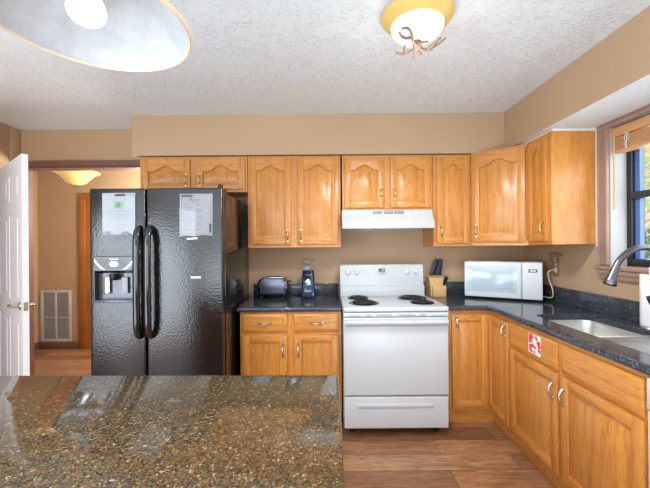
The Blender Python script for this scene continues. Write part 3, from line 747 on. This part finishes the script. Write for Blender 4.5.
# ------------------------------------------------------------------ range
rg = thing('electric_range', 'white electric coil range between the oak base cabinets', 'range', (.126, 2.51, 0))
RW = .757
MB().box(.004, RW-.004, .03, .60, .06, .90).build('body', 'white_enamel', rg)
for x in (.05, RW-.09):
    for y in (.10, .52): MB().lathe([(0, 0), (.018, 0), (.018, .012), (.01, .014), (.01, .062), (0, .062)], 12, c=(x+.02, y, 0)).build('levelling_foot', 'black_rubber', rg)
MB().box(.004, RW-.004, 0, .035, .065, .292, bev=.008, seg=3).box(.10, RW-.11, -.008, .004, .215, .245, bev=.007, seg=3).build('storage_drawer', 'white_enamel', rg)
od = MB().box(.002, RW-.002, -.004, .035, .302, .862, bev=.01, seg=3).build('oven_door', 'white_enamel', rg)
w = MB(); pr = [(-.004, .80), (-.04, .815), (-.05, .832), (-.046, .845), (-.03, .85), (-.004, .852)]
w.prism(pr, .015, RW-.015, 'x', bev=.003); w.build('handle', 'white_enamel', od)
MB().box(.002, RW-.002, -.004, .03, .868, .898, bev=.003).build('vent_panel', 'white_enamel', rg)
w = MB()
for x0, x1 in ((.03, .125), (.235, .35), (.40, .515), (.635, .73)):
    for k in range(1 if x0 < .1 or x0 > .6 else 2): w.box(x0, x1, -.006, -.002, .874+k*.007, .878+k*.007)
w.box(.165, .20, -.006, -.002, .872, .884); w.box(.55, .59, -.006, -.002, .872, .884)
w.build('vent_slots', 'grey_print', rg)
MB().box(.01, RW-.01, .005, .03, .895, .903).build('gap_shadow', 'dark_slot', rg)
w = MB(); w.box(0, RW, -.008, .60, .903, .938, bev=.010, seg=3); w.build('cooktop', 'white_enamel', rg)
# backguard
w = MB(); pr = [(.555, .936), (.560, 1.020), (.585, 1.028), (.585, 1.05), (.60, 1.198), (.612, 1.208), (.648, 1.208), (.648, .936)]
w.prism(pr, .006, RW-.014, 'x', bev=.004); bg = w.build('backguard', 'white_enamel', rg)
sl = math.atan2(.015, .124)
for x, kind in ((.075, 0), (.152, 0), (.600, 1), (.676, 1)):
    w = MB(); m = Matrix.Translation((x, .594, 1.142)) @ Matrix.Rotation(R(90)-sl, 4, 'X')
    w.lathe([(0, 0), (.024, 0), (.023, .006), (.019, .008), (.018, .02), (.016, .023), (0, .023)], 24, mat=m)
    w.box(-.004, .004, -.019, .019, .014, .029, bev=.002, mat=m); w.build('knob', 'knob_white', bg)
w = MB(); w.box(.348, .402, .586, .594, 1.148, 1.171); dsp = w.build('clock', 'lcd_dark', bg)
MB().box(.366, .396, .583, .5865, 1.151, 1.166).build('digits', 'lcd', dsp)
w = MB()
for k in range(4): w.box(.35+.015*k, .359+.015*k, .580, .586, 1.118, 1.124)
for x in (.075, .152, .600, .676): w.box(x-.004, x+.004, .578, .5868, 1.112, 1.116)
w.box(.335, .415, .582, .5882, 1.140, 1.143)
w.build('printed_lettering', 'faint_print', bg)
for bx_, by_, rr_ in ((.147, .42, .084), (.168, .17, .108), (.593, .40, .112), (.612, .165, .086)):
    w = MB(); w.lathe([(rr_*.2, .001), (rr_*.85, .001), (rr_, .006), (rr_*1.06, .004), (rr_*1.06, .0), (rr_*.2, -.0)], 36, c=(bx_, by_, .938)); bn = w.build('burner', 'pan', rg)
    w = MB(); pts = []; T_ = 4 if rr_ > .1 else 3
    for i in range(T_*28+1):
        a = i/28*2*math.pi; q = .018+(rr_*.88-.018)*i/(T_*28); pts.append((bx_+q*math.cos(a), by_+q*math.sin(a), .949))
    w.tube(pts, .0052, 7)
    for k in range(3):
        a = k*2.094+.5; w.tube([(bx_, by_, .942), (bx_+rr_*.9*math.cos(a), by_+rr_*.9*math.sin(a), .942)], .003, 6)
    w.build('coil', 'coil', bn)

# range hood
hd = thing('range_hood', 'white range hood under the short oak cabinet', 'range hood', (.128, YB-.003, -.022))
HWd = .748
w = MB(); pr = [(0, 1.535), (0, 1.69), (-.450, 1.69), (-.455, 1.686), (-.457, 1.648), (-.463, 1.640), (-.503, 1.590), (-.507, 1.582), (-.507, 1.535), (-.497, 1.535), (-.49, 1.548), (-.02, 1.548), (-.02, 1.535)]
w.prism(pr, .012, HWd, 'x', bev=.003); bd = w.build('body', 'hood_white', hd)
w = MB()
for k in range(3):
    x0 = .262+k*.087; w.box(x0, x0+.076, -.4585, -.454, 1.657, 1.682)
w.build('vent_grille', 'dark_slot', hd)
w = MB()
for k in range(3):
    for i in range(3): w.box(.262+k*.087+.003, .262+k*.087+.073, -.4605, -.458, 1.662+i*.0065, 1.6640+i*.0065)
w.build('vent_slats', 'white_plastic', hd)
for x in (.56, .60): MB().box(x, x+.015, -.462, -.455, 1.665, 1.673).build('switch', 'white_plastic', hd)
w = MB(); w.box(.2, .58, -.44, -.12, 1.540, 1.548, bev=.002); w.build('filter', 'steel', hd)

# ------------------------------------------------------------------ microwave
MA = R(-30)
mw = thing('microwave_oven', 'white countertop microwave angled in the granite corner', 'microwave', (1.222, 3.074, CT), MA)
MWd, Z0, Z1 = .585, .012, .318
w = MB(); w.prism([(0, .01), (MWd, .01), (MWd, .215), (MWd-.18, .318), (.20, .318), (0, .208)], Z0, Z1, 'z', bev=.006)
w.build('body', 'white_plastic', mw)
for x in (.04, MWd-.04):
    for y in (.04, .18): MB().lathe([(0, 0), (.012, 0), (.012, .013), (0, .013)], 12, c=(x, y, 0)).build('foot', 'black_rubber', mw)
w = MB(); w.box(.003, .440, -.018, .01, Z0+.006, Z1-.004, bev=.006, seg=3); dd = w.build('door', 'white_plastic', mw)
w = MB(); w.box(.022, .405, -.0195, -.017, Z0+.05, Z1-.035, bev=.001); w.build('window', 'mw_window', dd)
w = MB(); w.box(.065, .375, -.0215, -.0193, Z0+.075, Z1-.062, bev=.001); w.build('window_mesh', 'mw_mesh', dd)
w = MB(); w.box(.422, .434, -.026, -.016, Z0+.03, Z1-.03, bev=.004); w.build('handle', 'white_plastic', dd)
w = MB(); w.box(.443, MWd-.002, -.016, .01, Z0+.006, Z1-.004, bev=.005, seg=3); cp = w.build('control_panel', 'white_plastic', mw)
MB().box(.487, .548, -.0185, -.0155, Z1-.082, Z1-.055).build('display', 'lcd_dark', cp)
MB().box(.497, .538, -.0195, -.0184, Z1-.075, Z1-.062).build('digits', 'key', cp)
w = MB()
for r_ in range(7):
    for c_ in range(4): w.box(.477+c_*.022, .493+c_*.022, -.0175, -.0155, Z1-.112-r_*.018, Z1-.101-r_*.018)
w.build('keypad', 'key', cp)
# white cord rising to the outlet
def w2l(p): return (Matrix.Rotation(-MA, 4, 'Z') @ (Vector(p)-Vector((1.222, 3.074, CT))))
cord = [(1.75, 2.97, .96), (1.80, 2.86, .945), (1.815, 2.80, .955), (1.81, 2.79, 1.02), (1.80, 2.82, 1.10), (1.815, 2.85, 1.15), (1.84, 2.83, 1.168), (1.855, 2.82, 1.168)]
MB().tube([w2l(p_) for p_ in smooth(cord, 5)], .0048, 8).build('power_cord', 'cream', mw)
MB().box(-.016, .0, -.014, .014, -.02, .02, bev=.004).build('plug', 'cream', mw, tuple(w2l((1.864, 2.82, 1.172))), (0, 0, -MA))

# outlet on the right wall
o = thing('wall_outlet', 'taupe outlet plate above the microwave cord', 'outlet', (XR, 2.83, 1.19))
MB().box(-.006, 0, -.036, .036, -.075, .065, bev=.003).build('cover_plate', 'taupe', o)
for z in (.008, -.045): MB().box(-.0075, -.005, -.016, .016, z, z+.032, bev=.001).build('receptacle', 'cream', o)
a_ = thing('plug_in_freshener', 'taupe plug-in unit hanging at the top of the taupe outlet', 'plug-in', (XR-.008, 2.83, 1.255))
MB().box(-.03, 0, -.035, .035, -.03, .058, bev=.010, seg=3).build('body', 'taupe', a_)
MB().tube([(-.015, -.02, .035), (-.018, -.06, .036), (-.02, -.085, .03)], [.017, .016, .011], 12).build('nozzle', 'taupe', a_)

# ------------------------------------------------------------------ knife block
kb = thing('knife_block', 'light wood knife block on the counter beside the range', 'knife block', (1.008, 3.13, CT), R(4))
w = MB(); w.prism([(.0, 0), (.125, 0), (.125, .15), (.10, .185), (.03, .165), (0, .09)], -.068, .068, 'x')
kbb = w.build('block', 'block', kb)
MB().box(-.056, .064, -.030, -.001, .0, .098, bev=.004).build('front_step', 'block', kb)
kn = [(-.040, .075, .180, .045, .135, 'dark handled knife in the slot of the wood block nearest the range'), (-.008, .100, .183, .030, .15, 'dark handled knife second from the range in the wood block'), (.018, .075, .180, .025, .125, 'dark handled knife third from the range in the wood block'), (.046, .100, .183, .010, .15, 'dark handled knife in the top slot nearest the microwave'), (.056, .004, .104, .012, .085, 'short dark knife handle low on the front of the wood block')]
for i, (x, y, z, tx, L_, lb) in enumerate(kn):
    w = MB(); w.loft([[Vector((px_*q, py_*q, zz)) for px_, py_ in rrect(-.016, .016, -.009, .009, .006)] for zz, q in ((0, .85), (.012, .9), (L_*.5, 1.05), (L_*.85, 1.12), (L_*.97, .95), (L_, .6))])
    tag(w.build('knife', 'knife_black', None, (1.008+x, 3.13+y, CT+z+.002), (R(6 if i < 4 else 24), math.atan2(tx, L_), 0)), lb, 'knife', 'knives in the wood block')

# toaster
to = thing('toaster', 'black and steel two slot toaster on the dark counter', 'toaster', (-.470, 3.10, CT))
w = MB(); prf = [(-.132, .022), (.132, .022), (.134, .10)]
for i in range(9): a = R(0+90*i/8); prf.append((.134-.055+.055*math.cos(a), .125+.055*math.sin(a)))
for i in range(9): a = R(90+90*i/8); prf.append((-.134+.055+.055*math.cos(a), .125+.055*math.sin(a)))
w.prism(prf, 0, .15, 'y', bev=.006); w.build('housing', 'gloss_black', to)
w = MB(); q = [(p_[0]*.82, .042+(p_[1]-.022)*.80) for p_ in prf]; w.prism(q, -.006, .002, 'y', bev=.002); w.build('side_panel', 'toaster_steel', to)
w = MB(); w.box(-.095, .095, .02, .13, .178, .1845, bev=.002); tp = w.build('top_plate', 'chrome', to)
w = MB(); w.box(-.075, .075, .04, .058, .1835, .186); w.box(-.075, .075, .092, .11, .1835, .186); w.build('slots', 'black_rubber', tp)
MB().box(.132, .162, .06, .09, .135, .15, bev=.004).build('lever', 'black_plastic', to)
for x in (-.10, .10):
    for y in (.025, .125): MB().lathe([(0, 0), (.013, 0), (.011, .024), (0, .024)], 12, c=(x, y, 0)).build('foot', 'black_rubber', to)
MB().tube(smooth([(.12, .13, .05), (.17, .15, .02), (.22, .14, .006), (.29, .10, .006), (.34, .13, .006), (.40, .168, .05), (.395, .17, .12)]), .0035, 7).build('power_cord', 'black_rubber', to)

# can opener
co = thing('can_opener', 'navy electric can opener standing beside the toaster', 'can opener', (-.153, 3.10, CT))
w = MB(); w.loft([[Vector((x*sx_*1.12, y, z)) for x, y in rrect(-.055, .055, y0, y1, .02)] for z, sx_, y0, y1 in ((0, 1.0, .0, .12), (.012, 1.04, -.004, .122), (.05, .98, .02, .118), (.17, .90, .02, .112), (.235, .84, .012, .10), (.243, .78, .02, .095))])
w.build('body', 'navy_gloss', co)
w = MB(); w.prism([(.024*math.cos(a), .135+.034*math.sin(a)) for a in [2*math.pi*k/20 for k in range(20)]], .006, .022, 'y', bev=.003); w.build('face_plate', 'chrome', co)
w = MB(); w.prism([(.012*math.cos(a), .130+.02*math.sin(a)) for a in [2*math.pi*k/16 for k in range(16)]], .0, .008, 'y', bev=.002); w.build('magnet', 'white_plastic', co)
w = MB(); w.box(-.028, .03, .004, .020, .192, .21, bev=.004); w.box(-.03, .05, -.006, .03, .236, .246, bev=.004); w.build('lever', 'gloss_black', co)
w = MB(); w.box(-.03, .028, .008, .024, .052, .066, bev=.002); w.build('label_strip', 'plastic_grey', co)
w = MB(); w.lathe([(0, .0), (.05, 0), (.052, .01), (.048, .016), (0, .016)], 24, mat=Matrix.Translation((0, .03, .002)) @ Matrix.Scale(.9, 4, (0, 1, 0))); w.build('base', 'black_plastic', co)
o = thing('wall_outlet', 'pale outlet plate with brown plug above the can opener', 'outlet', (-.17, YB, 1.14))
MB().box(-.036, .036, -.006, 0, -.055, .06, bev=.003).build('cover_plate', 'plastic_grey', o)
for z in (-.04, .012): MB().box(-.016, .016, -.009, -.005, z, z+.028, bev=.001).build('receptacle', 'white_plastic', o)
a_ = thing('plug_in_freshener', 'tan plug-in unit above the can opener', 'plug-in', (-.165, YB-.002, 1.215))
MB().box(-.04, .035, -.022, 0, -.012, .04, bev=.009, seg=3).build('body', 'tan_plastic', a_)
MB().tube([(.02, -.012, .022), (.05, -.014, .024), (.068, -.014, .02)], [.011, .011, .008], 10).build('nozzle', 'tan_plastic', a_)

# decal on the false drawer front
dc = thing('decal', 'red and white printed sticker on the false drawer front', 'sticker', (FX-.0215, 2.083, .785), R(-90))
MB().box(-.058, .062, -.0006, 0, -.058, .058).build('sheet', 'paper', dc)
w = MB()
for p_ in ([(-.038, .054), (-.012, .054), (-.004, .03), (-.02, .022), (-.008, .006), (-.038, .0)], [(.0, .05), (.02, .05), (.026, .03), (.014, .024)], [(.016, .02), (.04, .03), (.044, -.01), (.03, -.016), (.022, .004)],
           [(-.036, -.008), (-.01, .0), (.016, -.014), (.010, -.026), (-.012, -.018), (-.02, -.03), (-.004, -.05), (-.034, -.05)], [(.018, -.02), (.042, -.016), (.044, -.036), (.03, -.034)], [(.0, -.034), (.008, -.032), (.006, -.052), (-.002, -.052)]):
    w.prism([(x*1.42, z*1.05) for x, z in p_], -.0012, -.0006, 'y')
w.build('print', 'red', dc)

# ------------------------------------------------------------------ island
il = thing('kitchen_island', 'kitchen island base under the brown granite slab', 'island', (.046, 1.280, 0), R(-1.0))
MB().box(-1.36, -.03, -.80, -.03, .1, .874).build('body', 'oak', il)
MB().box(-1.33, -.06, -.74, -.09, 0, .1).build('toe_kick', 'oak_h', il)
w = MB(); w.loft([[Vector((x, y, z)) for x, y in rrect(-1.40+m, 0-m, -.84+m, 0-m, .018)] for m, z in ((.006, .876), (0, .88), (0, .907), (.002, .912), (.007, .915))])
tag(w.build('island_countertop', 'granite_brown', None, (.046, 1.280, 0), (0, 0, R(-1.0))), 'brown speckled polished granite island countertop', 'countertop')

# ------------------------------------------------------------------ lights
# flush ceiling light
fl = thing('ceiling_light', 'flush amber glass ceiling light with antler finial', 'ceiling light', (.445, 1.66, ZC))
MB().lathe([(0, -.001), (.09, -.001), (.088, -.02), (0, -.022)], 32).build('canopy', 'antler', fl)
MB().shell_lathe([(.168, -.022), (.169, -.026), (.158, -.04), (.138, -.056), (.122, -.068)], .006, 48).build('glass_rim', 'amber_glow', fl)
w = MB(); pr = [(.124, -.066)]+[(.124*math.cos(R(a)), -.066-.075*math.sin(R(a))) for a in range(10, 90, 10)]+[(.012, -.141)]
w.shell_lathe(pr, .005, 48); w.build('glass_bowl', 'bowl_glow', fl)
w = MB(); w.lathe([(0, -.139), (.02, -.141), (.024, -.156), (.018, -.17), (.006, -.178), (0, -.179)], 20)
ant = [[(0, 0, -.166), (-.03, -.04, -.162), (-.052, -.09, -.150), (-.075, -.115, -.146), (-.098, -.112, -.148)], [(-.042, -.06, -.157), (-.07, -.052, -.154), (-.088, -.062, -.150), (-.102, -.085, -.148)],
       [(0, 0, -.168), (.03, .012, -.172), (.06, .012, -.170), (.09, -.012, -.162), (.116, -.05, -.155)], [(.055, .012, -.170), (.075, -.02, -.162), (.092, -.055, -.154)],
       [(0, 0, -.170), (-.025, .025, -.176), (-.06, .038, -.178), (-.095, .03, -.176)], [(-.045, .034, -.177), (-.058, .015, -.172), (-.060, -.012, -.166)],
       [(0, 0, -.172), (-.006, .03, -.184), (-.010, .048, -.192)], [(0, .01, -.174), (.02, .03, -.182), (.03, .036, -.182)], [(.0, -.01, -.160), (.025, -.03, -.160), (.042, -.03, -.160)]]
for a in ant: w.tube(smooth(a, 3), [.0085-.004*i/(len(smooth(a, 3))-1) for i in range(len(smooth(a, 3)))], 8)
w.build('antler_finial', 'antler', fl)
cl_ = lamp('ceiling_bulb', 'SPOT', (.445, 1.66, ZC-.245), 56, (.97, .97, .95), radius=.10)
cl_.data.spot_size = R(176); cl_.data.spot_blend = .5
lamp('ceiling_bulb_halo', 'POINT', (.445, 1.66, ZC-.24), 2.5, (1, .96, .88), radius=.10)
# pendant over the island
pd = thing('pendant_lamp', 'large frosted glass pendant lamp with bright bulb over the island', 'pendant lamp', (-.500, .758, 1.872))
prf = [(.2, 0), (.196, .012), (.175, .036), (.14, .066), (.10, .094), (.055, .118), (.03, .13), (.02, .135)]
MB().shell_lathe(prf, .005, 56).build('shade', 'shade', pd)
MB().shell_lathe([(.202, .006), (.2035, .0), (.2005, -.004), (.1975, .002), (.198, .006)], .003, 56).build('shade_rim', 'shade_rim', pd)
MB().lathe([(0, .012), (.010, .0128), (.020, .0155), (.029, .021), (.035, .029), (.038, .039), (.037, .049), (.033, .060), (.025, .078), (.018, .095), (.016, .112), (0, .113)], 40).build('bulb', 'bulb', pd, (-.012, 0, -.012))
MB().lathe([(0, .09), (.026, .09), (.027, .15), (.014, .17), (0, .172)], 20).build('socket', 'antler', pd)
MB().tube([(0, 0, .165), (0, 0, ZC-1.868-.02)], .006, 8).build('rod', 'antler', pd)
MB().lathe([(0, ZC-1.868-.001), (.06, ZC-1.868-.001), (.055, ZC-1.868-.025), (0, ZC-1.868-.028)], 24).build('canopy', 'antler', pd)
pl_ = lamp('pendant_light', 'SPOT', (-.508, .752, 1.87), 36, (1, .97, .92), radius=.05)
pl_.data.spot_size = R(150); pl_.data.spot_blend = .4
# hall light
hl = thing('hall_light', 'amber glass bowl ceiling light glowing in the hall', 'ceiling light', (-2.80, 3.95, ZC))
MB().lathe([(0, -.001), (.07, -.001), (.066, -.02), (0, -.022)], 24).build('canopy', 'antler', hl)
MB().tube([(0, 0, -.02), (0, 0, -.40)], .008, 8).build('rod', 'antler', hl)
MB().shell_lathe([(.232, -.262), (.234, -.267), (.215, -.275), (.175, -.295), (.14, -.335), (.095, -.385), (.045, -.408), (.012, -.412)], .006, 40).build('glass_bowl', 'hall_glow', hl)
w = MB(); w.lathe([(0, -.408), (.02, -.41), (.018, -.422), (.008, -.43), (0, -.44)], 16)
for k in range(5):
    a = k*1.257; w.tube([(0, 0, -.42), (.03*math.cos(a), .03*math.sin(a), -.427), (.055*math.cos(a), .055*math.sin(a), -.414)], [.006, .005, .003], 6)
w.build('finial', 'antler', hl)
lamp('hall_bulb', 'POINT', (-1.9, 4.1, 1.8), 85, (1, .95, .86), radius=.2)

# return air grille in the hall
vg = thing('return_air_grille', 'white return air grille low on the hall wall', 'vent', (-3.655, 4.755, .095))
vw, vh = .41, .70
w = MB()
for a in ((-vw/2, -vw/2+.035, 0, vh), (vw/2-.035, vw/2, 0, vh), (-.014, .014, .035, vh-.035), (-vw/2+.035, vw/2-.035, 0, .035), (-vw/2+.035, vw/2-.035, vh-.035, vh), (-vw/2+.035, vw/2-.035, vh*.46, vh*.46+.012)): w.box(a[0], a[1], -.016, 0, a[2], a[3], bev=.002)
w.build('frame', 'white_enamel', vg)
w = MB()
for k in range(26):
    z = .045+k*.0245; w.box(-vw/2+.035, vw/2-.035, -.0015, .0015, -.010, .010, mat=Matrix.Translation((0, -.008, z)) @ Matrix.Rotation(R(35), 4, 'X'))
w.build('louvres', 'white_enamel', vg)
MB().box(-vw/2+.03, vw/2-.03, -.002, -.0005, .03, vh-.03).build('backing', 'grey_print', vg)

# blind in the window
bl = thing('window_blind', 'raised maple wood blind at the top of the sink window', 'blind', (XR+.02, 2.28, 0))
MB().box(-.022, -.012, -1.06, .006, 2.066, 2.124, bev=.003).box(-.012, .045, -.004, .006, 2.066, 2.124, bev=.003).build('valance', 'blind', bl)
MB().box(.0, .045, -1.05, -.01, 2.07, 2.12).build('headrail', 'blind', bl)
w = MB()
for k in range(7): w.box(-.014, .04, -1.045, -.022, 1.985+k*.0105, 1.9935+k*.0105, bev=.002)
w.build('slat_stack', 'blind', bl)
MB().box(-.018, .043, -1.048, -.018, 1.962, 1.983, bev=.004).build('bottom_rail', 'blind', bl)
MB().tube([(-.026, -.03, 2.07), (-.028, -.032, 1.95), (-.028, -.032, 1.60)], [.0045, .005, .006], 8).build('wand', 'blind', bl)
w = MB()
for dx_ in (0, .008, -.008): w.tube(smooth([(-.024, -.12+dx_, 2.07), (-.028, -.125+dx_*2, 2.03), (-.026, -.115-dx_, 2.0), (-.028, -.125+dx_, 1.97)]), .0016, 6)
w.build('lift_cord', 'white_plastic', bl)

# ------------------------------------------------------------------ outside the sink window
t = bmesh.new(); N = 40; g = []
for j in range(N+1):
    row = []
    for i in range(N+1):
        x = 2.6+14*i/N; y = -6+22*j/N; z = -.6+(x-2.6)*.52+.12*math.sin(x*2.1+y)+.1*math.sin(y*1.7)
        row.append(t.verts.new((x, y, z)))
    g.append(row)
for j in range(N):
    for i in range(N): t.faces.new((g[j][i], g[j][i+1], g[j+1][i+1], g[j+1][i]))
mb = MB(); mb._merge(t, 0)
hl_ = mb.build('hillside', 'hill'); hl_['kind'] = 'structure'
def bush(label, x, y, r, mat, n=260, group=None):
    z = -.6+(x-2.6)*.52
    b_ = thing('shrub', label, 'shrub', (x, y, z))
    MB().tube([(0, 0, -.1), (.03, .02, r*.6), (.0, .05, r*1.2)], [.04, .03, .015], 8).build('stem', 'bark', b_)
    w = MB(); rnd = random.Random(int(x*100+y*10))
    for k in range(n):
        d = Vector((rnd.gauss(0, 1), rnd.gauss(0, 1), rnd.gauss(0, 1))).normalized()*r*rnd.uniform(.4, 1); d.z = d.z*.8+r*.9
        m = Matrix.Translation(d) @ Matrix.Rotation(rnd.uniform(0, 6), 4, 'Z') @ Matrix.Rotation(rnd.uniform(0, 3), 4, 'X')
        w.prism([(0, -.05), (.03, -.01), (.0, .06), (-.03, -.01)], 0, .004, 'z', mat=m)
    w.build('foliage', mat, b_)
bush('yellow autumn shrub low on the hillside outside the window', 3.55, 3.75, .28, 'leaf_yellow')
bush('green shrub higher on the hillside outside the window', 5.3, 5.55, .5, 'leaf_green', 420)
